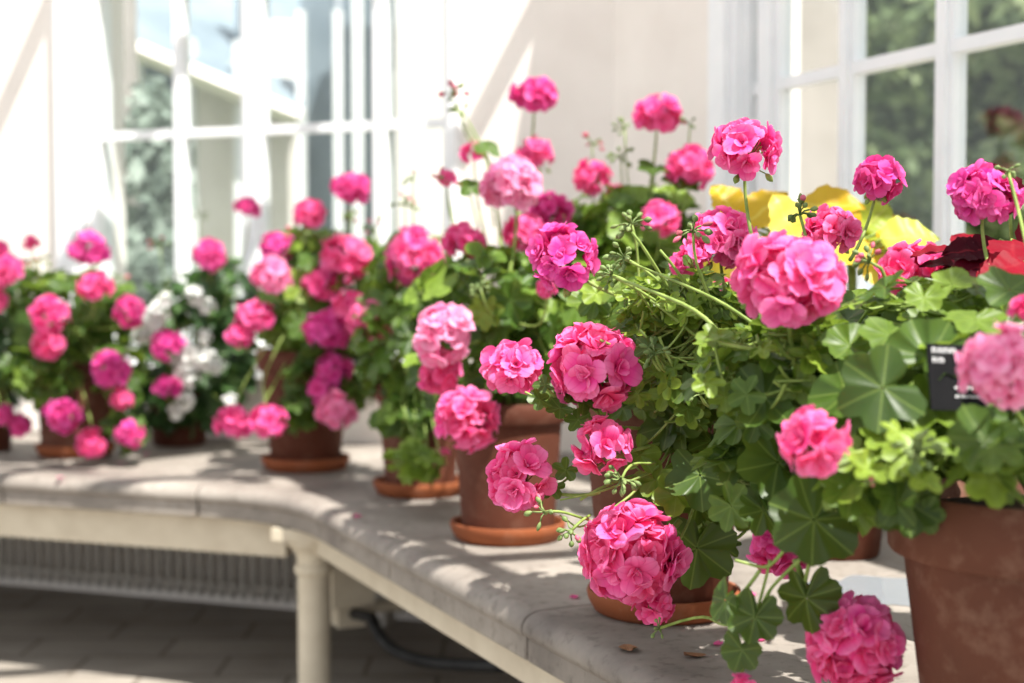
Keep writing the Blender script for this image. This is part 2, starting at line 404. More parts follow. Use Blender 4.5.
def leaf_geo(b, pos, n, tip, R, lob=6, pt=.16, notch=.72, rings=5, ang=48, cup=.15, rnd=None, mi=0):
    """a rounded, lobed, pleated geranium leaf with its petiole joining at the notch"""
    x, y, z = basis(n, tip)
    th = np.linspace(-math.pi, math.pi, ang + 1); rr = np.linspace(0.02, 1, rings) ** .85
    lobe = np.abs(np.cos(lob * th / 2))                    # 1 on a vein, 0 between lobes
    if lob % 2 == 0: lobe = np.abs(np.cos(lob * th / 2))
    q_ = th * lob / (2 * math.pi); vdist = np.abs(q_ - np.round(q_)) * 2 * math.pi / lob
    edge = 1 - (pt + .07) * (1 - lobe) ** 1.3 - .045 * np.abs(np.sin(lob * 2.0 * th))
    edge *= 1 - notch * np.exp(-((math.pi - np.abs(th)) / .30) ** 2)
    edge *= 1 + rng.uniform(-.05, .05) * np.cos(th + rng.uniform(0, 6)) 
    RR = rr[:, None] * edge[None, :] * R; TH = th[None, :] + 0 * RR
    ph = rng.uniform(0, 6.28); wav = rng.uniform(.04, .13)
    Z = -.085 * R * (rr[:, None]) * (lobe[None, :] - .5) + cup * R * (rr[:, None] ** 2) + wav * R * rr[:, None] ** 2 * np.sin(2 * TH + ph) + .05 * R * rr[:, None] ** 2 * np.sin(5 * TH + ph * 2)
    bend = rng.uniform(-.32, .10); X = RR * np.cos(TH); Z = Z + bend * R * (X / R) ** 2 * np.sign(X) * .8
    off = .0
    Pp = pos + X[..., None] * x + (RR * np.sin(TH))[..., None] * y + Z[..., None] * z
    vd = vdist[None, :] * rr[:, None] * 2.0 + 0 * TH
    al = rr[:, None] + 0 * TH
    n1 = ang + 1
    f = [(i * n1 + j, i * n1 + j + 1, (i + 1) * n1 + j + 1, (i + 1) * n1 + j) for i in range(rings - 1) for j in range(ang)]
    b.add(Pp.reshape(-1, 3), f, mi, rnd=rng.uniform(0, 1) if rnd is None else rnd, vein=vd.reshape(-1), along=al.reshape(-1))

def long_leaf_geo(b, pos, n, tip, L, Wd, rnd=None, teeth=.06, mi=0):
    """ovate, toothed coleus-like leaf growing from pos along tip"""
    x, y, z = basis(n, tip); S, T = 14, 7
    s = np.linspace(0, 1, S)[:, None]; t = np.linspace(-1, 1, T)[None, :]
    w = Wd * np.sin(math.pi * s ** .75) ** .75 * (1 - .15 * s) + 1e-4
    w = w * (1 + teeth * np.sin(np.arange(S) * math.pi)[:, None]) * (1 + teeth * ((np.arange(S) % 2) * 2 - 1)[:, None] * np.abs(t))
    X = L * s + 0 * t; Y = w * t; droop = rng.uniform(.1, .35)
    Z = .20 * Wd * np.abs(t) * np.sin(math.pi * s) - droop * L * s ** 2 * .8 + .06 * Wd * np.sin(s * 18 + 2 * t)
    Pp = pos + X[..., None] * x + Y[..., None] * y + Z[..., None] * z
    f = [(i * T + j, i * T + j + 1, (i + 1) * T + j + 1, (i + 1) * T + j) for i in range(S - 1) for j in range(T - 1)]
    b.add(Pp.reshape(-1, 3), f, mi, rnd=rng.uniform(0, 1) if rnd is None else rnd, vein=(np.abs(t) * .6 + 0 * s).reshape(-1), along=(s + 0 * t).reshape(-1))

def head_geo(b, c, axis, R, N=22, petals=8, squash=.85, cover=.80, res=(6, 5), hue=0.5):
    """a ball of ruffled semi-double florets round c; axis points away from the stalk"""
    x, y, z = basis(axis, [1, .3, .2]); S, T = res
    O, A, RN, L = [], [], [], []
    ga = math.pi * (3 - 5 ** .5)
    for i in range(N):
        h = 1 - (i + .5) / N * 2 * cover; r = math.sqrt(max(0, 1 - h * h)); a = i * ga + rng.uniform(-.25, .25)
        d = nrm(x * r * math.cos(a) + y * r * math.sin(a) + z * (h + .05) + rng.normal(0, .15, 3))
        k = rng.uniform(.46, .68) if i % 4 else rng.uniform(.26, .40); o = c + (x * d.dot(x) + y * d.dot(y) + z * d.dot(z) * squash) * R * k
        fl = rng.uniform(.85, 1.15); hn = np.clip(hue + rng.normal(0, .28), 0, 1)
        for p in range(petals):
            O.append(o); A.append((d, p, fl)); RN.append((hn, rng.uniform(0, 1)))
    n = len(O); O = np.array(O); D = np.array([a[0] for a in A]); pi = np.array([a[1] for a in A]); FL = np.array([a[2] for a in A])
    ref = rng.normal(0, 1, (N, 3)).repeat(petals, 0)
    e1 = np.cross(D, ref); e1 /= np.linalg.norm(e1, axis=1)[:, None]; e2 = np.cross(D, e1)
    outer = (pi < 5); phi = np.where(outer, pi * 2 * math.pi / 5, pi * 2 * math.pi / 3 + .5) + rng.uniform(-.25, .25, n)
    rad = e1 * np.cos(phi)[:, None] + e2 * np.sin(phi)[:, None]; tan = -e1 * np.sin(phi)[:, None] + e2 * np.cos(phi)[:, None]
    a0 = np.where(outer, rng.uniform(.5, .9, n), rng.uniform(.1, .4, n)); a1 = np.where(outer, rng.uniform(1.1, 1.75, n), rng.uniform(.4, 1.2, n))
    fs = 1.28 if N <= 17 else 1.0
    Ln = R * fs * np.where(outer, .47, .30) * rng.uniform(.82, 1.12, n) * FL; Wn = Ln * rng.uniform(.36, .50, n)
    s = np.sin(np.linspace(0, 1, S) * math.pi / 2) ** .9; s[0] = 0; t = np.linspace(-1, 1, T)
    al = a0[:, None] + (a1 - a0)[:, None] * s[None, :] ** 1.2
    ds = Ln[:, None] * np.diff(s, prepend=0)[None, :]
    rr = np.cumsum(np.sin(al) * ds, 1); hh = np.cumsum(np.cos(al) * ds, 1)
    w = Wn[:, None] * (np.where(s < .62, .16 + .84 * np.sin(math.pi / 2 * np.minimum(s / .62, 1)) ** 1.2, np.sqrt(np.maximum(0, 1 - ((s - .62) / .40) ** 2)))[None, :])
    base = O[:, None, :] + rad[:, None, :] * rr[..., None] + D[:, None, :] * hh[..., None]
    nr = -rad[:, None, :] * np.cos(al)[..., None] + D[:, None, :] * np.sin(al)[..., None]
    ph = rng.uniform(0, 6.28, n)[:, None, None]; kk = rng.uniform(1.8, 3.4, n)[:, None, None]
    ruf = (s[None, :, None] ** 1.6) * (w[:, :, None] * .22) * np.sin(kk * t[None, None, :] + ph) + w[:, :, None] * .30 * (t[None, None, :] ** 2) * rng.uniform(-.3, .9, n)[:, None, None]
    V = base[:, :, None, :] + tan[:, None, None, :] * (w[:, :, None] * t[None, None, :])[..., None] + nr[:, :, None, :] * ruf[..., None]
    # rounded, slightly notched end
    V = V - rad[:, None, None, :] * 0 - (V - base[:, :, None, :]) * 0
    end = (s[None, :, None] > .99) * (np.abs(t)[None, None, :] ** 2) * .05 - (s[None, :, None] > .99) * (1 - np.abs(t))[None, None, :] * .015
    tdir = rad[:, None, :] * np.sin(al)[..., None] + D[:, None, :] * np.cos(al)[..., None]
    V = V - tdir[:, :, None, :] * (end * Ln[:, None, None])[..., None]
    V = V.reshape(-1, 3); q = S * T; f = []
    cell = [(i * T + j, i * T + j + 1, (i + 1) * T + j + 1, (i + 1) * T + j) for i in range(S - 1) for j in range(T - 1)]
    F_ = (np.array(cell)[None] + (np.arange(n) * q)[:, None, None]).reshape(-1, 4).tolist()
    RN = np.array(RN)
    b.add(V, F_, rnd=RN[:, 0].repeat(q), prn=RN[:, 1].repeat(q), along=np.tile(s.repeat(T), n), vein=np.tile(np.tile(np.abs(np.sin(t * 5.0)), S), n))

def bud_geo(b, c, d, r, L, mi=0):
    x, y, z = basis(d, [1, .2, .3]); pr = [(0, .05), (.25, .7), (.55, 1.0), (.8, .7), (1, .08)]; vs = []
    for s_, w in pr:
        for k in range(6):
            a = k * math.pi / 3; vs.append(c + z * L * s_ + (x * math.cos(a) + y * math.sin(a)) * r * w)
    f = [(i * 6 + k, i * 6 + (k + 1) % 6, (i + 1) * 6 + (k + 1) % 6, (i + 1) * 6 + k) for i in range(4) for k in range(6)]
    b.add(vs, f, mi)

def bud_cluster(root, c, axis, R, n=12, pink=.3, anchor=None, sr=.0015):
    c = np.asarray(c, float); x, y, z = basis(axis, [1, .3, .2]); b = MB()
    for i in range(n):
        h = rng.uniform(-.4, 1); a = rng.uniform(0, 6.28); r = math.sqrt(1 - h * h * .9)
        d = nrm(x * r * math.cos(a) + y * r * math.sin(a) + z * h); e = c + d * R * rng.uniform(.5, .8)
        b.tube([c, (c + e) / 2 + z * R * .08, e], R * .035 + .0003, 4, mi=0)
        bud_geo(b, e, d + np.array([0, 0, -.35]), R * rng.uniform(.13, .20), R * rng.uniform(.45, .65), 1 if rng.random() < pink else 0)
    o = b.build('bud_cluster', [M['bud'], M['bud_pink']], root, smooth=True)
    if anchor is not None:
        s_ = MB(); s_.tube(bez(c, c - z * np.linalg.norm(anchor - c) * .4, (c + 2 * anchor) / 3, np.asarray(anchor), 9), sr, 6); s_.build('bud_stalk', M['stem'], o, smooth=True)

def flower(root, px, py, D, rpx, mat='pink', axis=(0, -.3, 1), N=None, anchor=None, squash=.85, cover=.82, hue=.5, sr=None, pet=None, buds=0):
    c = P(px, py, D); R = rpx / F * D * 1.06; near = rpx > 27
    N = int(N * 1.35) if N else (26 if rpx > 42 else 22 if rpx > 27 else 16); pet = pet or (9 if near else 7)
    ax = nrm(axis); b = MB()
    head_geo(b, c, ax, R, N, pet, squash, cover, (8, 7) if rpx > 27 else (6, 4), hue)
    o = b.build('flower_head', M[mat], root, smooth=True)
    sr = sr or max(.0014, R * .04); s_ = MB(); hub = c - ax * R * .35
    x, y, z = basis(ax, [1, .3, .2])
    for i in range(N):
        a = i * 2.4; h = rng.uniform(-.3, 1); r = math.sqrt(1 - h * h * .9); e = c + (x * r * math.cos(a) + y * r * math.sin(a) + z * h * squash) * R * .42
        s_.tube([hub, (hub + e) / 2 - z * R * .03, e], R * .018 + .0002, 3, cap=False)
    for i in range(buds):
        a = rng.uniform(0, 6.28); d = nrm(x * math.cos(a) + y * math.sin(a) - z * .5); e = hub + d * R * rng.uniform(.3, .6); s_.tube([hub, e], R * .02, 3); bud_geo(s_, e, d - np.array([0, 0, .5]), R * .09, R * .3)
    if anchor is not None:
        an = np.asarray(anchor, float); L = np.linalg.norm(an - hub)
        s_.tube(bez(hub, hub - ax * L * .40, an + (hub - an) * .28 + np.array([0, 0, -.01]), an, 12), np.linspace(sr, sr * 1.5, 12), 7)
    s_.build('flower_stalk', M['stem'], o, smooth=True)
    return c, R

def inside_ok(p, m=.02):
    q = np.array(p[:2]) - K
    return q.dot(NL) > m and q.dot(NR) > m and p[2] > BZ + .008

class Plant:
    def __init__(s, label, name='potted_geranium', cat='potted plant', group=None, leaf='leaf', pot='terra', base=None, h=.20, rt=.09, rb=.065, lip=.035, saucer=None, sr=.09, near=False, cr=None):
        s.base = np.asarray(base, float); s.h = h; s.rt = rt; s.root = empty(name, s.base, label, cat, group); s.leaf = leaf; s.near = near
        z0 = .0
        if saucer:
            b = MB(); q = sr
            b.lathe(s.base, [(.0, .0), (q * .86, .0), (q * .93, .004), (q, .016), (q * 1.02, .024), (q * 1.01, .028), (q * .96, .028), (q * .93, .022), (q * .88, .011), (0, .011)], 56)
            o = b.build('plant_saucer', M['saucer'], smooth='auto', origin=s.base); tag(o, saucer, 'saucer', 'terracotta saucers under the pots'); z0 = .0115
        s.root.location = (*s.base[:2], s.base[2] + z0)
        b = MB(); t = .010; H = h
        rim = rt; r2 = rim - .008
        rl = rb + (r2 - rb) * (H - lip) / H
        b.lathe((*s.base[:2], s.base[2] + z0), [(0, 0), (rb - .004, 0), (rb, .004), (rl, H - lip - .002), (rl + .003, H - lip), (rim - .004, H - lip + .001), (rim - .002, H - lip + .004), (rim, H - .006), (rim - .003, H), (rim - t + .003, H), (rim - t, H - .004), (rim - t - .016, H - .06), (0, H - .06)], 64)
        s.pot = b.build('pot', M[pot], s.root, smooth='auto')
        b = MB(); b.lathe((*s.base[:2], s.base[2] + z0), [(0, H - .0595), (rim - t - .0155, H - .0595), (rim - t - .008, H - .022), (rim * .5, H - .014), (0, H - .012)], 32); b.build('soil', M['soil'], s.pot, smooth=True)
        s.top = s.base + np.array([0, 0, z0 + H - .015]); s.crown = np.asarray(cr, float) if cr is not None else s.top + np.array([0, 0, .06])
        s.lb = MB(); s.sb = MB(); s.pr = [(s.rt + .004, s.base[2] + H + z0 - .0)]
        for i in range(4 if not near else 6):
            a = rng.uniform(0, 6.28); q = s.top + np.array([math.cos(a), math.sin(a), 0]) * rt * .3; e = s.crown + rng.normal(0, .02, 3)
            s.sb.tube(bez(q, q + [0, 0, .03], e - [0, 0, .03], e, 6), [.0045] * 6, 6)
    def okp(s, p, R):
        if not inside_ok(p, R * .5): return False
        d = np.linalg.norm(p[:2] - s.base[:2])
        return not (d < s.rt + R * .3 and p[2] < s.base[2] + s.h + .01)
    def leafat(s, p, n, R, lob=6, pt=.16, rnd=None, mi=0, node=None, ang=None):
        p = np.asarray(p, float); node = s.crown + (p - s.crown) * rng.uniform(.35, .6) if node is None else node
        tip = p - node; tip = tip + np.array([0, 0, -.15]) * np.linalg.norm(tip)
        hi = s.near
        leaf_geo(s.lb, p, n, tip, R, lob, pt, rings=6 if hi else 4, ang=lob * (10 if hi else 6), rnd=rnd, cup=rng.uniform(-.02, .28), mi=mi)
        nn = nrm(n); q = p - nn * .0015
        s.sb.tube(bez(q, q - nn * R * .5, node + (p - node) * .3 - np.array([0, 0, .006]), node, 6), rng.uniform(.0011, .0019) if hi else .0014, 4, cap=False)
    def blob(s, px, py, D, rx, ry, rd, n, size=(.022, .036), shell=.55, bias=.0, lob=None, pt=None, up=.55, light=0, mi=0):
        c = P(px, py, D); R3 = np.array([rx / F * D, rd, ry / F * D])
        nodes = [c + rng.normal(0, .35, 3) * R3 for _ in range(max(4, n // 7))]
        for q in nodes: s.sb.tube(bez(s.crown, (s.crown + q) / 2 + [0, 0, .015], (s.crown + 2 * q) / 3 + [0, 0, .012], q, 7), np.linspace(.0024, .0012, 7) * (.35 if n < 36 else 1), 6)
        for i in range(n):
            for _ in range(14):
                d = nrm(rng.normal(0, 1, 3)); k = shell + (1 - shell) * rng.random() ** .6; p = c + d * R3 * k; R = rng.uniform(*size)
                if s.okp(p, R): break
            else: continue
            out = nrm(d / R3 * R3.min()); nv = nrm(out * .55 + np.array([0, -.22, up]) + rng.normal(0, .33, 3))
            if nv[2] < -.1: nv[2] = abs(nv[2])
            nd = nodes[int(np.argmin([np.linalg.norm(p - q) for q in nodes]))]
            nd = nd + rng.normal(0, .16, 3) * R3
            s.leafat(p, nv, R, lob or int(rng.choice([5, 6, 7])), pt if pt is not None else rng.uniform(.10, .30), node=nd, rnd=np.clip(rng.beta(1.6, 2.2) + light, 0, 1), mi=mi)
    def hero(s, px, py, D, rpx, n, rnd=.3, lob=6, pt=.14, node=None, mi=0):
        s.leafat(P(px, py, D), np.array(n, float), rpx / F * D, lob, pt, rnd, mi, node=None if node is None else P(*node))
    def branch(s, pts, r0=.003, r1=.002, mat=0):
        pts = [P(*q) if len(q) == 3 else np.array(q) for q in pts]; p = np.array([s.crown] + pts) if True else None
        t = np.linspace(0, 1, len(p)); tt = np.linspace(0, 1, 6 * len(p)); q = np.array([np.interp(tt, t, p[:, k]) for k in range(3)]).T
        for _ in range(3): q[1:-1] = (q[:-2] + 2 * q[1:-1] + q[2:]) / 4
        s.sb.tube(q, np.linspace(r0 * .85, r1 * .55, len(q)), 7)
    def fl(s, *a, **k):
        if 'anchor' not in k:
            c = P(a[0], a[1], a[2]); k['anchor'] = s.crown + (c - s.crown) * .35 + np.array([0, 0, -.01])
        return flower(s.root, *a, **k)
    def bd(s, px, py, D, rpx, axis=(0, 0, 1), n=10, pink=.3, anchor=None):
        c = P(px, py, D); an = s.crown + (c - s.crown) * .3 if anchor is None else P(*anchor)
        bud_cluster(s.root, c, axis, rpx / F * D, n, pink, an)
    def finish(s, mats=None):
        s.lb.build('foliage', mats or M[s.leaf], s.root, smooth=True); s.sb.build('stem', M['stem'], s.root, smooth=True)

def onbench(px, D):
    return np.array([(px - 512) / F * D, D, BZ])
UP = (0, -.15, 1)
# ---------------------------------------------------------------- plants, nearest first
# A: large pot at the right front
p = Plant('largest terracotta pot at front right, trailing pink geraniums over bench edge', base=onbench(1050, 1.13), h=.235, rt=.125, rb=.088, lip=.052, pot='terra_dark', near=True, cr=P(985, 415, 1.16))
p.blob(935, 395, 1.14, 105, 62, .10, 60, (.022, .036), light=.05)
p.blob(820, 400, 1.27, 100, 70, .09, 70, (.018, .034), light=.1)
p.blob(960, 325, 1.27, 80, 32, .09, 30, (.022, .036), light=.1)
p.blob(830, 345, 1.34, 105, 42, .09, 60, (.015, .030), light=.15)
p.blob(900, 478, 1.10, 85, 36, .07, 30, (.016, .030))
p.blob(780, 370, 1.20, 90, 55, .05, 60, (.010, .022), light=.25, pt=.34, lob=5)
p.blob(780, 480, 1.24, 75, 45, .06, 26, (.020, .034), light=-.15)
p.blob(1000, 460, 1.02, 40, 30, .04, 12, (.018, .028))
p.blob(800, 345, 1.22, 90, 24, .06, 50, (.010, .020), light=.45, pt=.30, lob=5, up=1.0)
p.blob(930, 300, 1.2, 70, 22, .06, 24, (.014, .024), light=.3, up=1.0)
p.hero(883, 388, 1.06, 48, (-.15, -.9, .38), .10, 6, .18)
p.hero(868, 470, 1.0, 24, (.3, -.6, .75), 1, 5, .36); p.hero(920, 480, .99, 24, (.3, -.6, .75), .95, 5, .36); p.hero(898, 432, 1.0, 20, (.3, -.6, .75), 1, 5, .36)
p.hero(765, 398, 1.18, 42, (-.25, -.8, .6), .22, 6, .22)
p.hero(778, 462, 1.20, 48, (.1, -.85, .45), .18, 6, .16)
p.hero(814, 520, 1.12, 50, (.0, -.9, .35), .02, 7, .08, node=(860, 500, 1.13))
p.hero(755, 617, 1.15, 30, (-.1, -.9, .4), .10, 7, .12, node=(770, 560, 1.16))
p.hero(806, 598, 1.16, 36, (.2, -.9, .3), .03, 7, .16, node=(812, 545, 1.15))
p.hero(725, 600, 1.17, 26, (-.85, -.4, .3), .25, 6, .14, node=(760, 570, 1.16))
p.hero(742, 650, 1.15, 24, (-.5, -.8, .1), .2, 6, .16, node=(770, 590, 1.16))
p.hero(905, 500, 1.06, 40, (.1, -.9, .2), .12, 7, .12)
p.hero(855, 455, 1.05, 30, (-.1, -.6, .8), .85, 5, .36)
p.hero(905, 462, 1.03, 26, (.2, -.7, .7), .95, 5, .36)
p.hero(880, 440, 1.05, 22, (.0, -.5, .85), .9, 5, .36)
p.hero(935, 440, 1.04, 24, (.2, -.6, .8), .85, 5, .34)
p.hero(890, 335, 1.14, 34, (0, -.45, .9), .65, 6, .12)
p.hero(850, 345, 1.15, 30, (-.2, -.6, .8), .6, 6, .12)
p.hero(985, 440, 1.00, 40, (.1, -.8, .5), .3, 6, .12)
p.hero(975, 320, 1.10, 34, (-.1, -.4, .9), .75, 6, .18)
p.hero(1010, 290, 1.12, 36, (.1, -.6, .8), .3, 6, .14)
p.hero(930, 325, 1.16, 30, (.1, -.5, .9), .7, 5, .24)
p.hero(735, 460, 1.24, 30, (-.2, -.8, .5), .3, 6, .2)
p.hero(720, 345, 1.26, 30, (-.2, -.5, .85), .8, 5, .25)
p.branch([(880, 455, 1.12), (820, 500, 1.13), (770, 570, 1.16), (735, 560, 1.16)], .0032, .002)
p.branch([(860, 480, 1.13), (815, 545, 1.15), (768, 590, 1.16), (748, 640, 1.15)], .0030, .0018)
p.branch([(850, 440, 1.2), (760, 380, 1.25), (700, 310, 1.27), (612, 276, 1.42)], .0042, .0025)
p.branch([(860, 400, 1.2), (790, 350, 1.27), (720, 300, 1.3), (625, 260, 1.44)], .0035, .002)
p.branch([(900, 440, 1.06), (850, 455, 1.04), (815, 462, 1.03)], .003, .002)
p.fl(791, 281, 1.16, 57, axis=(0, -.35, 1), squash=.68, N=28, anchor=P(805, 400, 1.2), hue=.35)
p.fl(1003, 366, .96, 43, mat='pale', axis=(-.3, -1, .3), N=26, anchor=P(1030, 430, 1.05), squash=.95)
p.fl(1030, 310, 1.02, 18, axis=(0, -.5, 1), anchor=P(1030, 400, 1.08))
p.fl(815, 440, 1.03, 33, axis=(-.5, -.9, .3), N=12, anchor=P(875, 452, 1.08), buds=5, hue=.8, squash=.9)
p.fl(853, 644, 1.17, 52, axis=(.1, -1, .35), N=36, anchor=P(795, 560, 1.17), squash=1.0, hue=.5, cover=.9)
p.fl(985, 195, 1.30, 37, mat='magenta', axis=(0, -.4, 1), N=22, anchor=P(1000, 300, 1.28), hue=.2, squash=.85)
p.fl(878, 181, 1.45, 26, mat='magenta', axis=(.1, -.3, 1), N=11, anchor=P(850, 260, 1.42), buds=5, hue=.7, squash=.8)
p.fl(746, 150, 1.40, 37, axis=(0, -.4, 1), mat='pink', N=16, anchor=P(765, 290, 1.38), buds=2, hue=.05, squash=.85, pet=10)
p.fl(833, 230, 1.50, 31, axis=(0, -.2, 1), N=18, squash=.55, anchor=P(830, 300, 1.45), hue=.8, buds=5)
p.fl(915, 272, 1.55, 40, axis=(0, -.2, 1), N=20, squash=.7, anchor=P(905, 350, 1.42), hue=.7)
p.fl(965, 312, 1.5, 24, axis=(0, -.2, 1), N=12, squash=.5, anchor=P(960, 350, 1.42), hue=.8)
p.fl(778, 545, 1.27, 30, mat='magenta', axis=(.0, -.8, -.1), N=13, anchor=P(815, 520, 1.2), hue=.8, squash=1.0)
p.fl(742, 690, 1.15, 16, axis=(0, -.8, -.5), N=9, anchor=P(750, 640, 1.15), hue=.7)
p.bd(870, 262, 1.22, 18, (-.6, 0, .2), 12, .1, anchor=(850, 340, 1.28))
p.bd(800, 215, 1.4, 18, (-.3, 0, 1), 12, .1, anchor=(815, 290, 1.36))
p.bd(1008, 172, 1.22, 13, (-.3, 0, 1), 8, .2, anchor=(1030, 260, 1.15))
p.bd(868, 470, 1.02, 14, (-.3, -.8, -.6), 8, .4, anchor=(890, 455, 1.05))
p.bd(915, 452, 1.0, 22, (-.3, -.7, .6), 22, 0., anchor=(930, 445, 1.05))
p.finish()
pA = p
# B: pot behind it with the flower ball hanging in front
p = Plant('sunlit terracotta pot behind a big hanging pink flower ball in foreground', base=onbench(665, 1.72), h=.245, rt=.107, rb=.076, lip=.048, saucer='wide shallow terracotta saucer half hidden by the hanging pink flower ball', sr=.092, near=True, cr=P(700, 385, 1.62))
p.blob(695, 325, 1.56, 78, 48, .10, 75, (.014, .030), light=.15)
p.blob(715, 415, 1.52, 62, 62, .08, 55, (.018, .034))
p.blob(640, 300, 1.70, 62, 38, .10, 50, (.014, .026), light=.2)
p.blob(720, 500, 1.50, 40, 45, .05, 16, (.020, .034), light=-.15)
p.blob(655, 385, 1.60, 50, 36, .06, 45, (.014, .028), light=.1)
p.blob(690, 360, 1.45, 75, 70, .05, 60, (.010, .022), light=.25, pt=.36, lob=5)
for (x, y, r, a) in ((572, 392, 13, .4), (560, 408, 12, .2), (584, 402, 14, .3), (578, 420, 12, .5), (590, 385, 12, .7), (552, 488, 11, .5), (566, 470, 12, .5), (540, 400, 11, .4), (545, 385, 10, .3), (640, 455, 18, .7), (655, 480, 18, .8)):
    p.hero(x, y, 1.45, r * 1.25, (rng.uniform(-.5, .3), -.7, .6), a, 5, .34, node=(610, 440, 1.5))
for (x, y, x2, y2) in ((632, 232, 690, 330), (612, 276, 720, 350), (650, 300, 760, 400), (600, 340, 690, 400), (660, 250, 720, 340), (640, 330, 700, 420), (580, 500, 660, 470), (590, 470, 680, 440), (700, 270, 730, 380)):
    p.sb.tube(bez(P(x, y, 1.42), P((x * 2 + x2) / 3, (y * 2 + y2) / 3 - 8, 1.42), P((x + x2 * 2) / 3, (y + y2 * 2) / 3 - 5, 1.45), P(x2, y2, 1.5), 9), np.linspace(.0014, .0024, 9), 6)
p.bd(655, 355, 1.40, 15, (-.3, -.3, .8), 12, 0, anchor=(690, 380, 1.46)); p.bd(700, 395, 1.38, 14, (-.3, -.3, .6), 10, .1, anchor=(730, 400, 1.45))
p.hero(700, 475, 1.42, 38, (-.2, -.85, .4), .35, 5, .2)
p.hero(697, 548, 1.46, 42, (.1, -.95, .2), .05, 6, .2)
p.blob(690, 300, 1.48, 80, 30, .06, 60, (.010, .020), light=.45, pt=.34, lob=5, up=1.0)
p.hero(668, 425, 1.48, 34, (-.3, -.5, .7), .3, 5, .22)
p.hero(676, 495, 1.43, 26, (-.2, -.8, .5), .8, 5, .2)
p.hero(650, 345, 1.5, 30, (-.2, -.6, .7), .7, 6, .2)
p.hero(648, 500, 1.45, 24, (-.4, -.7, .5), .1, 5, .2)
p.hero(553, 395, 1.5, 20, (-.3, -.7, .5), .3, 5, .3)
p.branch([(660, 470, 1.45), (600, 492, 1.42), (560, 500, 1.42)], .0022, .0016)
p.branch([(640, 490, 1.44), (580, 530, 1.42), (560, 515, 1.42)], .0022, .0012)
p.branch([(660, 430, 1.5), (590, 425, 1.47), (525, 392, 1.45)], .0028, .002)
p.branch([(720, 420, 1.5), (690, 520, 1.45), (672, 555, 1.42)], .003, .002)
p.fl(632, 552, 1.40, 53, axis=(-.25, -1, .25), N=34, anchor=P(680, 520, 1.45), squash=1.0, hue=.45, cover=.9)
p.fl(655, 604, 1.40, 22, axis=(.2, -.6, -.7), N=9, anchor=P(680, 540, 1.45), squash=1.0, hue=.9)
p.fl(594, 368, 1.44, 47, axis=(-.3, -1, .35), N=24, anchor=P(668, 408, 1.5), squash=.95, hue=.35)
p.fl(602, 444, 1.42, 29, axis=(-.3, -.8, .6), N=11, anchor=P(665, 442, 1.48), squash=.85, hue=.8)
p.fl(515, 369, 1.50, 31, axis=(-.5, -.5, .8), N=11, anchor=P(575, 410, 1.5), squash=.8, hue=.6, buds=3)
p.fl(519, 478, 1.44, 34, axis=(-.6, -.7, .5), N=12, anchor=P(600, 492, 1.44), squash=.8, hue=.6, buds=6)
p.fl(564, 256, 1.55, 37, axis=(-.4, -.7, .6), mat='magenta', N=17, anchor=P(640, 300, 1.55), squash=.9, hue=.2, buds=4)
p.fl(722, 240, 1.52, 36, axis=(0, -.4, .8), N=18, anchor=P(735, 320, 1.5), squash=.8, hue=.2, buds=6)
p.fl(690, 262, 1.5, 20, axis=(-.3, -.4, .8), N=8, anchor=P(715, 320, 1.5), hue=.1, pet=6)
p.fl(725, 300, 1.62, 28, axis=(-.3, -.4, .8), N=12, anchor=P(735, 340, 1.55), hue=.6, squash=.4)
p.fl(705, 450, 1.7, 18, mat='magenta', N=8, hue=.9)
p.bd(693, 232, 1.40, 20, (0, 0, 1), 10, .3, anchor=(725, 330, 1.45))
p.bd(632, 225, 1.55, 17, (-.3, 0, 1), 12, 0, anchor=(640, 290, 1.55))
p.bd(625, 258, 1.45, 17, (-.8, 0, .4), 12, 0, anchor=(690, 310, 1.45))
p.bd(612, 275, 1.42, 14, (-.8, 0, .2), 10, .1, anchor=(660, 320, 1.45))
p.bd(622, 478, 1.38, 16, (-.3, -.5, -.6), 16, 0, anchor=(655, 462, 1.44))
p.bd(545, 512, 1.40, 17, (-.8, -.2, -.1), 8, .5, anchor=(590, 520, 1.42))
p.bd(572, 530, 1.38, 16, (-.6, -.2, -.6), 9, .1, anchor=(590, 515, 1.42))
p.bd(660, 628, 1.36, 12, (-.7, -.2, -.2), 7, 0, anchor=(730, 625, 1.2))
p.finish()
# C: mid bench plain brown pot
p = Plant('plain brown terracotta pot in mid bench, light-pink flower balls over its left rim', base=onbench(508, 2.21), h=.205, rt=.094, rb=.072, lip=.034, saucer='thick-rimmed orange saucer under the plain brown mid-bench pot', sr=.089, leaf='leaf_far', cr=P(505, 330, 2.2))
p.blob(500, 300, 2.22, 88, 52, .13, 110, (.022, .040), light=.15)
p.blob(475, 370, 2.2, 70, 30, .12, 50, (.022, .036))
p.blob(560, 330, 2.2, 50, 50, .1, 40, (.022, .038))
p.blob(590, 290, 2.3, 45, 30, .1, 35, (.02, .034), light=.2)
p.fl(512, 187, 2.2, 32, axis=(-.2, -.5, .9), N=20, mat='pale', hue=.5, squash=.9)
p.fl(444, 334, 2.05, 34, axis=(-.5, -.8, .4), mat='pale', N=20)
p.fl(440, 372, 2.08, 21, axis=(-.5, -.8, -.4), N=12, hue=.8)
p.fl(467, 420, 2.02, 34, axis=(-.3, -1, -.2), N=24, hue=.5, cover=.9, squash=1)
p.fl(525, 236, 2.3, 25, N=14, hue=.8)
p.fl(550, 212, 2.35, 24, mat='magenta', N=14, hue=.2)
p.fl(463, 242, 2.3, 24, N=14, hue=.7, squash=.7)
p.fl(547, 290, 1.95, 11, N=8, hue=.9)
p.fl(535, 155, 2.5, 21, N=14, hue=.8, squash=.8, axis=(0, -.2, 1), buds=4)
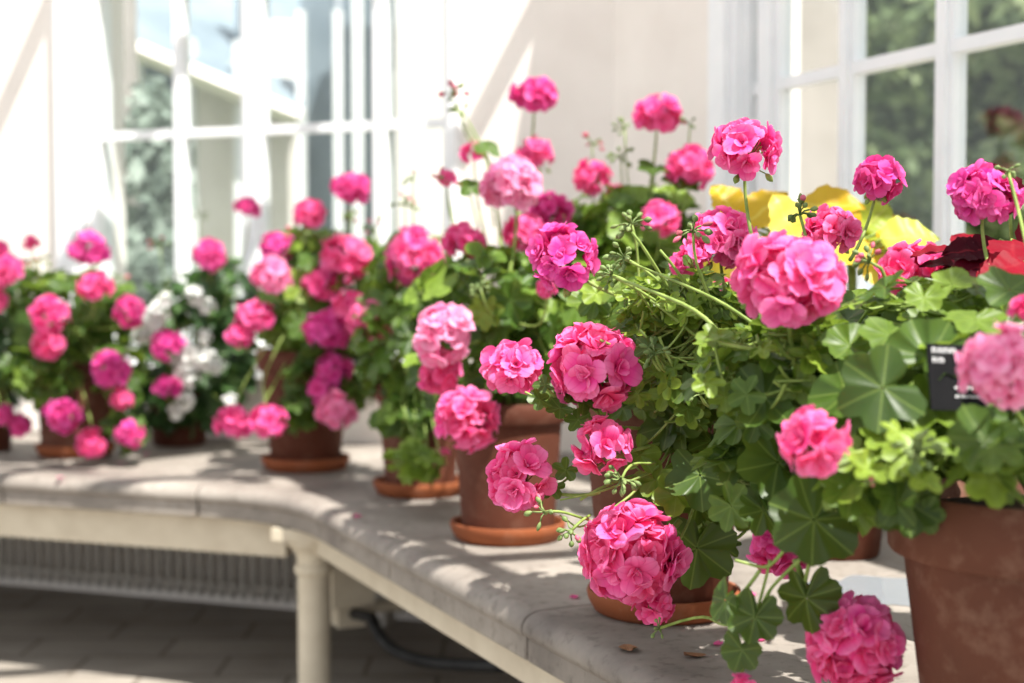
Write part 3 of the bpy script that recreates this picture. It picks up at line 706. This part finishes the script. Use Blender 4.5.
p.fl(534, 96, 2.5, 26, N=17, mat='magenta', squash=.62, axis=(0, -.2, 1), hue=.8, anchor=P(515, 230, 2.4))
p.fl(474, 152, 2.4, 13, N=8, hue=.5)
p.hero(487, 150, 2.35, 15, (.2, -.6, .7), .5)
p.hero(470, 190, 2.35, 14, (.2, -.8, .5), .4)
p.branch([(500, 230, 2.3), (490, 160, 2.35), (462, 110, 2.4)], .004, .002)
p.bd(452, 95, 2.4, 16, (-.3, 0, 1), 9, .7, anchor=(490, 165, 2.38))
p.bd(462, 115, 2.4, 12, (.1, 0, 1), 6, .2, anchor=(490, 165, 2.38))
p.bd(447, 180, 2.35, 14, (0, 0, 1), 8, .8, anchor=(455, 250, 2.3))
p.fl(447, 178, 2.35, 10, N=6, hue=.8)
p.bd(480, 288, 2.0, 12, (-.3, 0, 1), 8, .1)
p.finish()
# D: behind, centre
p = Plant('geranium against the cream wall, tall pink heads over yellow-green leaves', base=onbench(662, 2.40), h=.20, rt=.09, rb=.066, leaf='leaf_far', cr=P(640, 290, 2.4))
p.blob(625, 225, 2.42, 70, 36, .12, 100, (.022, .038), light=.25)
p.blob(690, 250, 2.40, 60, 40, .12, 60, (.022, .038), light=.1)
p.blob(600, 270, 2.5, 60, 30, .12, 50, (.022, .038), light=.1)
p.fl(657, 115, 2.35, 26, squash=.65, axis=(0, -.2, 1), N=17, hue=.6, anchor=P(648, 200, 2.4))
p.fl(690, 168, 2.3, 27, squash=.75, N=16, hue=.6, mat='pink')
p.fl(592, 178, 2.45, 21, squash=.8, N=14, hue=.7, buds=4)
p.fl(661, 219, 2.2, 19, N=12, hue=.6)
p.fl(616, 193, 2.45, 10, N=8, hue=.9)
p.hero(655, 170, 2.3, 20, (.1, -.3, .9), .2); p.hero(680, 185, 2.3, 22, (.2, -.5, .9), .15)
p.bd(625, 130, 2.4, 12, (0, 0, 1), 6, 0); p.bd(621, 158, 2.4, 13, (0, 0, 1), 8, .0); p.bd(592, 145, 2.45, 12, (0, 0, 1), 7, .6)
p.bd(690, 125, 2.35, 11, (0, 0, 1), 6, .1); p.bd(574, 205, 2.4, 12, (0, 0, 1), 6, .1)
p.finish()
# E: pot with the pale new growth in front
p = Plant('brown pot between two others, tuft of pale new leaves trailing down its front', base=onbench(420, 2.68), h=.20, rt=.088, rb=.066, saucer='dark saucer behind the tuft of pale new leaves', sr=.088, leaf='leaf_far', cr=P(415, 340, 2.65))
p.blob(410, 345, 2.62, 56, 60, .12, 100, (.022, .040))
p.blob(425, 270, 2.7, 55, 42, .12, 60, (.022, .038), light=.15)
p.blob(415, 462, 2.40, 26, 15, .05, 34, (.016, .026), light=.65)
p.blob(408, 418, 2.52, 30, 20, .04, 34, (.018, .028))
p.branch([(400, 400, 2.5), (415, 440, 2.42), (420, 462, 2.40)], .002, .002)
p.fl(415, 257, 2.6, 31, N=20, hue=.3, axis=(-.3, -1, .3))
p.fl(370, 318, 2.6, 22, N=12, hue=.8)
p.fl(348, 305, 2.75, 16, N=10, hue=.6); p.fl(392, 300, 2.7, 14, N=8, hue=.8)
p.fl(432, 464, 2.38, 4, N=5, hue=.8); p.fl(445, 452, 2.38, 5, N=5, hue=.8)
p.bd(405, 205, 2.6, 14, (0, 0, 1), 8, .6); p.bd(413, 180, 2.6, 10, (0, 0, 1), 6, .1); p.bd(375, 230, 2.7, 12, (0, 0, 1), 7, .2)
p.finish()
# F: corner pot
p = Plant('terracotta pot on the bench corner, pink geraniums trailing before it', base=onbench(305, 3.04), h=.245, rt=.104, rb=.074, lip=.045, saucer='bright orange saucer on the bench corner above the iron leg', sr=.093, leaf='leaf_far', cr=P(318, 318, 3.0))
p.blob(330, 275, 3.02, 66, 50, .14, 100, (.024, .042), light=.15)
p.blob(345, 360, 2.95, 48, 50, .10, 80, (.024, .040))
p.blob(290, 320, 2.98, 34, 26, .12, 40, (.024, .040), light=.1)
p.blob(300, 400, 2.88, 14, 34, .03, 18, (.020, .030))
p.fl(272, 276, 2.85, 23, mat='pale', N=16); p.fl(276, 248, 2.95, 20, N=14, hue=.2, mat='magenta')
p.fl(257, 318, 2.85, 19, N=13, hue=.4); p.fl(240, 336, 2.85, 15, N=10, hue=.5)
p.fl(309, 214, 2.95, 17, N=12, squash=.6, hue=.8); p.fl(350, 188, 3.0, 19, N=12, mat='magenta', squash=.6, hue=.9)
p.fl(346, 258, 2.9, 28, N=18, hue=.6); p.fl(322, 282, 2.9, 17, N=12, hue=.7)
p.fl(327, 330, 2.85, 25, N=18, hue=.1, mat='magenta'); p.fl(366, 322, 2.85, 24, N=14, hue=.9)
p.fl(333, 370, 2.85, 20, N=14, hue=.3, mat='magenta'); p.fl(322, 388, 2.85, 16, N=12, hue=.2, mat='magenta')
p.fl(335, 413, 2.78, 23, N=16, mat='pale'); p.fl(268, 421, 2.80, 21, N=15, hue=.3); p.fl(233, 422, 2.85, 18, N=13, hue=.2)
p.branch([(285, 330, 2.88), (262, 380, 2.82), (268, 418, 2.8)], .0022, .002); p.branch([(270, 340, 2.88), (240, 390, 2.86), (234, 420, 2.86)], .0022, .002)
p.bd(300, 235, 2.95, 14, (0, 0, 1), 8, .3); p.bd(352, 215, 2.95, 14, (0, 0, 1), 8, .3); p.bd(330, 240, 2.9, 12, (0, 0, 1), 8, .2)
p.finish()
# G: white flowering plant
p = Plant('dark green bushy plant dotted with small white flowers, between two geranium pots', 'potted_plant', base=onbench(178, 3.50), h=.15, rt=.085, rb=.064, leaf='leaf_dark', cr=P(190, 370, 3.5))
p.blob(195, 350, 3.45, 60, 80, .13, 190, (.022, .040), light=.15)
p.blob(225, 300, 3.4, 34, 46, .10, 60, (.022, .036), light=.2)
p.blob(165, 400, 3.4, 40, 34, .08, 40, (.02, .03))
for (x, y, r) in ((150, 322, 10), (158, 312, 9), (143, 335, 8), (190, 358, 11), (205, 360, 10), (180, 366, 9), (214, 365, 8), (188, 378, 9), (185, 400, 8), (195, 295, 8), (207, 307, 7), (133, 375, 7), (176, 412, 7), (165, 300, 6), (230, 402, 6), (205, 337, 6)):
    p.fl(x, y, 3.24, r * 1.3, mat='white', N=6, pet=5, axis=(0, -1, .4))
p.fl(209, 256, 3.3, 20, mat='magenta', N=15, hue=.8); p.fl(248, 207, 3.35, 13, mat='magenta', N=10, hue=.9, squash=.6)
p.fl(167, 346, 3.2, 18, mat='magenta', N=14, hue=.1); p.fl(167, 388, 3.2, 14, mat='magenta', N=10, hue=.4)
p.bd(200, 215, 3.4, 9, (0, 0, 1), 6, .1); p.bd(160, 245, 3.5, 12, (0, 0, 1), 8, .4)
p.finish()
# H: left pot
p = Plant('dark terracotta pot on left arm, ragged pink heads hanging across its front', base=onbench(74, 3.28), h=.205, rt=.096, rb=.076, pot='terra_dark', saucer='square-edged dark saucer under the leftmost full pot', sr=.088, leaf='leaf_far', cr=P(72, 330, 3.28))
p.blob(75, 315, 3.28, 62, 48, .14, 120, (.024, .042))
p.blob(45, 372, 3.12, 34, 30, .06, 50, (.022, .036)); p.blob(120, 370, 3.18, 22, 40, .06, 36, (.02, .034)); p.blob(125, 430, 3.1, 16, 22, .05, 20, (.018, .03))
for (x, y, r, m, h) in ((50, 314, 21, 'pink', .2), (49, 343, 19, 'pink', .8), (90, 249, 20, 'magenta', .2), (94, 287, 19, 'pink', .7), (130, 312, 17, 'magenta', .7), (109, 369, 22, 'magenta', .1), (122, 398, 13, 'pink', .9), (64, 417, 20, 'magenta', .4), (91, 443, 17, 'pink', .7), (130, 434, 16, 'magenta', .6), (31, 243, 9, 'pink', .9)):
    p.fl(x, y, 3.05, r, mat=m, hue=h, N=14, axis=(0, -.8, .4) if y > 300 else UP)
p.bd(38, 262, 3.2, 14, (0, 0, 1), 8, .6); p.bd(118, 278, 3.2, 10, (0, 0, 1), 6, .3)
p.finish()
# I: at the left edge
p = Plant('geranium cut off by the left edge of the photograph', base=onbench(-22, 3.36), h=.20, rt=.09, rb=.07, leaf='leaf_dark', cr=P(-15, 330, 3.36))
p.blob(-8, 345, 3.34, 42, 70, .12, 110, (.024, .040))
for (x, y, r, m, h) in ((6, 270, 19, 'pink', .3), (0, 250, 10, 'pink', .3), (20, 425, 12, 'magenta', .8), (4, 415, 11, 'magenta', .8), (-12, 300, 18, 'pink', .5)):
    p.fl(x, y, 3.15, r, mat=m, hue=h, N=13)
p.finish()
# coleus plants
def coleus(label, base, crown, mats, n, spots, h=.17, rt=.085, rb=.06):
    p = Plant(label, 'potted_coleus', base=base, h=h, rt=rt, rb=rb, cr=crown); L0 = []
    for (px, py, D, tx, ty, td, L, W_, mi, r) in spots:
        a = P(px, py, D); t = P(tx, ty, td) - a; n_ = nrm(np.cross(np.cross(t, [0, 0, 1]), t) + np.array([0, -.9, .0]) * np.linalg.norm(t) ** 2 * 1.0)
        long_leaf_geo(p.lb, a, n_, t, L, W_, r, mi=mi); p.sb.tube(bez(p.crown, (p.crown + a) / 2, a - nrm(t) * .01, a, 5), .002, 5)
    for i in range(n):
        a = rng.uniform(0, 6.28); e = rng.uniform(-.2, 1.0); d = nrm([math.cos(a), math.sin(a), e]); q = p.crown + d * rng.uniform(.02, .07)
        if not inside_ok(q + d * .08): continue
        long_leaf_geo(p.lb, q, nrm([0, -.5, 1] + rng.normal(0, .3, 3)), d, rng.uniform(.045, .075), rng.uniform(.019, .028), mi=int(rng.random() < .5))
        p.sb.tube([p.crown, q], .002, 4)
    p.finish([M[m] for m in mats]); return p
coleus('yellow-leaved coleus before the right window, behind the geraniums', onbench(840, 2.08), P(835, 255, 1.92), ['leaf_yellow', 'leaf_lime'], 60,
       [(745, 225, 1.9, 765, 175, 1.86, .075, .034, 0, .2), (735, 215, 1.9, 718, 185, 1.9, .05, .03, 0, .3), (800, 205, 1.9, 835, 172, 1.85, .085, .036, 0, .15), (775, 250, 1.85, 740, 235, 1.8, .09, .042, 0, .9), (790, 245, 1.85, 850, 205, 1.8, .08, .036, 0, .6),
        (880, 240, 1.85, 905, 195, 1.8, .075, .036, 1, .95), (890, 250, 1.85, 930, 230, 1.8, .06, .03, 0, .5), (855, 250, 1.85, 862, 200, 1.8, .08, .034, 1, .6), (770, 260, 1.8, 800, 290, 1.75, .08, .036, 0, .8), (730, 260, 1.85, 705, 300, 1.8, .09, .038, 0, .8),
        (745, 250, 1.82, 715, 215, 1.8, .07, .034, 1, .8), (800, 250, 1.8, 780, 200, 1.8, .08, .036, 0, .95), (820, 260, 1.8, 840, 215, 1.76, .07, .034, 0, .7)])
coleus('deep red coleus at the right edge before the window', onbench(1035, 1.55), P(1015, 285, 1.48), ['leaf_red', 'leaf_red'], 50,
       [(1000, 240, 1.46, 960, 265, 1.44, .055, .024, 0, .1), (1010, 215, 1.47, 1005, 170, 1.46, .06, .026, 0, .5), (1020, 255, 1.35, 985, 290, 1.3, .075, .026, 0, .95), (1012, 240, 1.36, 1030, 200, 1.3, .07, .026, 0, .9), (985, 250, 1.46, 950, 245, 1.45, .045, .020, 0, .05),
        (1015, 285, 1.36, 975, 310, 1.32, .07, .026, 0, .4), (1025, 262, 1.3, 1000, 258, 1.28, .05, .02, 0, .95), (990, 285, 1.42, 950, 300, 1.4, .06, .026, 0, .1), (1000, 300, 1.35, 1020, 270, 1.3, .07, .025, 0, 1)])
# plant label
lc = P(968, 378, 1.06); root = empty('plant_label', lc, 'black plastic plant label with faint white lettering in the front right pot', 'plant label')
ux = nrm([.95, .25, -.05]); uz = nrm(np.array([0, .25, 1.0]) - ux * np.dot([0, .25, 1.0], ux)); un = np.cross(ux, uz)
def plate(b, cx, cz, w, h, t, o=0.):
    q = lc + ux * cx + uz * cz + un * o
    vs = [q + ux * a * w / 2 + uz * c * h / 2 + un * d * t / 2 for d in (1, -1) for a, c in ((-1, -1), (1, -1), (1, 1), (-1, 1))]
    b.add(vs, [(0, 1, 2, 3), (7, 6, 5, 4), (0, 4, 5, 1), (1, 5, 6, 2), (2, 6, 7, 3), (3, 7, 4, 0)])
b = MB(); plate(b, 0, 0, .066, .050, .0016); plate(b, .012, -.055, .010, .065, .0016); b.build('label_plate', M['label'], root)
b = MB()
for row, (x0, n, z) in enumerate(((-.029, 8, .020), (-.029, 4, .0125), (-.012, 9, -.008), (-.012, 9, -.0145))):
    hh = .0042 if row < 2 else .0016
    for k in range(n):
        x = x0 + k * .0027
        plate(b, x, z, .0006, hh, .0004, .0011); 
        if k % 2 == 0: plate(b, x + .0009, z + hh * .42, .0012, .0006, .0004, .0011)
        if k % 3 != 1: plate(b, x + .0009, z - hh * .05, .0012, .0005, .0004, .0011)
b.build('lettering', M['ink'], root)
# ---------------------------------------------------------------- fallen petals, puddle
def onplane(px, py, z=BZ):
    d = P(px, py, 1) - np.array([0, 0, CZ]); return np.array([0, 0, CZ]) + d * ((z - CZ) / d[2])
def petal(px, py, L, label, mat, grp, name='fallen_petal'):
    c = onplane(px, py) + np.array([0, 0, .0012]); b = MB(); a = rng.uniform(0, 6.28); S, T = 7, 5
    s = np.linspace(0, 1, S)[:, None]; t = np.linspace(-1, 1, T)[None, :]; w = L * .36 * np.sin(math.pi * (.06 + .84 * s)) ** .8
    X = L * (s - .5) + 0 * t; Y = w * t; Z = .14 * L * (t ** 2) * s + .10 * L * (s - .5) ** 2 * 2
    V = np.stack([c[0] + X * math.cos(a) - Y * math.sin(a), c[1] + X * math.sin(a) + Y * math.cos(a), c[2] + Z], -1)
    b.add(V.reshape(-1, 3), [(i * T + j, i * T + j + 1, (i + 1) * T + j + 1, (i + 1) * T + j) for i in range(S - 1) for j in range(T - 1)], along=(s + 0 * t).reshape(-1), rnd=.5, prn=.6, vein=0.)
    tag(b.build(name, M[mat], smooth=True, origin=c), label, 'petal', grp)
G1 = 'pink petals fallen on the bench'
petal(574, 598, .018, 'pink petal lying just left of the foreground saucer', 'pink', G1)
petal(357, 517, .022, 'pink petal on the sunny bench edge between corner pot and mid pot', 'pink', G1)
petal(760, 640, .02, 'pink petal beside the hanging flower ball at the bottom', 'pink', G1)
petal(705, 612, .014, 'small pink petal touching the right side of the foreground saucer', 'pink', G1); petal(752, 596, .014, 'small pink petal farthest back right of the foreground saucer', 'pink', G1); petal(718, 645, .014, 'small pink petal beside the dry brown petals near the bench front', 'pink', G1)
petal(120, 464, .018, 'small pink petal under the lowest hanging heads of the left pot', 'pink', G1); petal(146, 455, .018, 'small pink petal between the left pot and the white flowering plant', 'pink', G1); petal(60, 478, .018, 'small pink petal near the bench edge below the dark left pot', 'pink', G1)
petal(628, 650, .030, 'dry brown petal in front of the foreground saucer', 'drygrey', 'dry petals on the bench', 'dry_petal')
petal(695, 657, .024, 'dry brown petal between the foreground saucer and lowest flower ball', 'drygrey', 'dry petals on the bench', 'dry_petal')
c = onplane(872, 592); b = MB(); th = np.linspace(0, 2 * math.pi, 40, endpoint=False); r = .075 * (1 + .25 * np.sin(2 * th + 1) + .12 * np.sin(5 * th))
b.add(np.vstack([[c[0], c[1], BZ + .0012], np.stack([c[0] + r * 1.0 * np.cos(th), c[1] + r * 1.5 * np.sin(th), 0 * th + BZ + .0008], -1)]), [(0, k + 1, (k + 1) % 40 + 1) for k in range(40)])
tag(b.build('water_puddle', M['water'], smooth=True), 'small puddle of water on the bench left of the largest pot', 'puddle', kind='stuff')

# ---------------------------------------------------------------- outside
b = MB(); q = [(-14, 3.2), (14, -2), (14, 16), (-14, 16)]
b.add([(-16, 4.6, -.1), (.4, 3.75, -.1), (5, -2, -.1), (18, -2, -.1), (18, 18, -.1), (-16, 18, -.1)], [(0, 1, 2, 3, 4, 5)])
tag(b.build('ground_outside', M['lawn']), kind='structure')
def tree(name, label, cat, px, D, crowns, n, ls, group=None, mat='tree', trunk=True):
    c0 = P(px, 300, D); root = empty(name, (c0[0], c0[1], -.1), label, cat, group); b = MB()
    for (x, y, rx, ry, rd) in crowns:
        c = P(x, y, D); R3 = np.array([rx / F * D, rd, ry / F * D])
        for i in range(n):
            d = nrm(rng.normal(0, 1, 3)); p = c + d * R3 * rng.uniform(.45, 1.05); nv = nrm(d + rng.normal(0, .6, 3)); ex, ey, ez = basis(nv, rng.normal(0, 1, 3)); L = ls * rng.uniform(.6, 1.3)
            b.add([p - ex * L, p + ey * L * .5 + ez * L * .1, p + ex * L, p - ey * L * .5 + ez * L * .1], [(0, 1, 2, 3)], rnd=rng.uniform(0, 1), vein=.5, along=.5)
    b.build('crown', M[mat], root)
    s_ = MB()
    for (x, y, rx, ry, rd) in crowns: s_.tube(bez(np.array([c0[0], c0[1], -.1]), np.array([c0[0], c0[1], .8]), (P(x, y, D) + c0) / 2, P(x, y, D), 8), np.linspace(.12, .03, 8) * min(1, D / 6), 8)
    s_.build('trunk', M['trunk'], root, smooth=True)
tree('tree', 'dark tree outside the right window, in its middle pane', 'tree', 905, 7.0, [(905, 60, 70, 80, .6), (880, 180, 60, 80, .5), (930, -30, 70, 60, .5)], 1600, .06)
tree('tree', 'dark tree outside the right window, behind the right-hand pane', 'tree', 1010, 5.2, [(1000, 40, 80, 80, .6), (1040, 150, 90, 90, .5), (985, 200, 60, 70, .5), (1080, 30, 90, 110, .6)], 1600, .05)
tree('tree', 'farther dark tree closing the view through the right window', 'tree', 980, 9.5, [(960, 60, 140, 150, .8), (1100, 100, 140, 160, .8), (860, 120, 90, 150, .8), (960, 200, 160, 100, .8)], 1800, .10)
tree('shrub', 'grey-green shrub seen through the left pane of the left window', 'shrub', 158, 4.6, [(158, 170, 26, 90, .3), (155, 270, 32, 60, .3)], 700, .04, mat='tree_grey')
# glazed wing across the court, seen through the left window
wing = empty('glasshouse_wing', (*(P(250, 300, 6.4)[:2]), -.1), 'cream glasshouse wing with white posts seen through the left window', 'building')
def slabpx(name, mat, x0, x1, y0, y1, D, th=.15, zlow=None):
    a = P(x0, y1, D); c = P(x1, y0, D); b = MB(); z0 = a[2] if zlow is None else zlow
    b.box(((a[0] + c[0]) / 2, D + th / 2), (1, 0), (0, 1), (c[0] - a[0]) / 2, th / 2, z0, c[2]); return b.build(name, M[mat], wing)
slabpx('wall_panel', 'wall', 190, 236, 62, 0, 6.4, zlow=-.1); slabpx('wall_panel', 'wall', 268, 300, 20, 0, 6.4, zlow=-.1); slabpx('wall_panel', 'wall', 396, 470, -200, 0, 6.0, zlow=-.1)
for x0, x1, y0 in ((131, 139, 36), (184, 193, 38), (233, 244, 40), (296, 303, 10), (333, 341, 10), (352, 362, -60), (376, 392, 70)): slabpx('post', 'paint', x0, x1, y0, 0, 6.2, .08, zlow=-.1)
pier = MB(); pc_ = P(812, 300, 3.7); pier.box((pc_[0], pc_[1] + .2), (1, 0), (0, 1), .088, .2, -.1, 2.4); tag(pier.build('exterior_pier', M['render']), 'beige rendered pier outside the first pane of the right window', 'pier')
slabpx('glazed_bay', 'roofglass', 300, 335, -60, 0, 6.5, .03, zlow=-.1); slabpx('glazed_bay', 'roofglass', 341, 398, -200, 0, 6.5, .03, zlow=-.1); slabpx('glazed_bay', 'roofglass', 236, 268, -60, 0, 6.5, .03, zlow=-.1); slabpx('wall_panel', 'render', 60, 131, -160, 0, 5.2, .06, zlow=-.1); slabpx('glazed_bay', 'roofglass', 139, 184, 60, 0, 6.6, .03, zlow=-.1)
b = MB(); r0, r1, r2, r3 = P(40, 10, 6.1), P(300, 118, 6.1), P(330, -60, 8.5), P(40, -120, 8.5); nn_ = nrm(np.cross(r1 - r0, r3 - r0)) * .03
b.add([r0, r1, r2, r3, r0 + nn_, r1 + nn_, r2 + nn_, r3 + nn_], [(0, 1, 2, 3), (7, 6, 5, 4), (0, 4, 5, 1), (1, 5, 6, 2), (2, 6, 7, 3), (3, 7, 4, 0)]); b.build('glass_roof', M['roofglass'], wing)
for k in np.linspace(0.05, .95, 9):
    b = MB(); b.tube([r0 + (r1 - r0) * k - nn_ * .3, r3 + (r2 - r3) * k - nn_ * .3], .02, 4); b.build('roof_bar', M['paint'], wing)
b = MB(); b.tube([r0, r1], .04, 4); b.build('eaves_beam', M['wall'], wing)
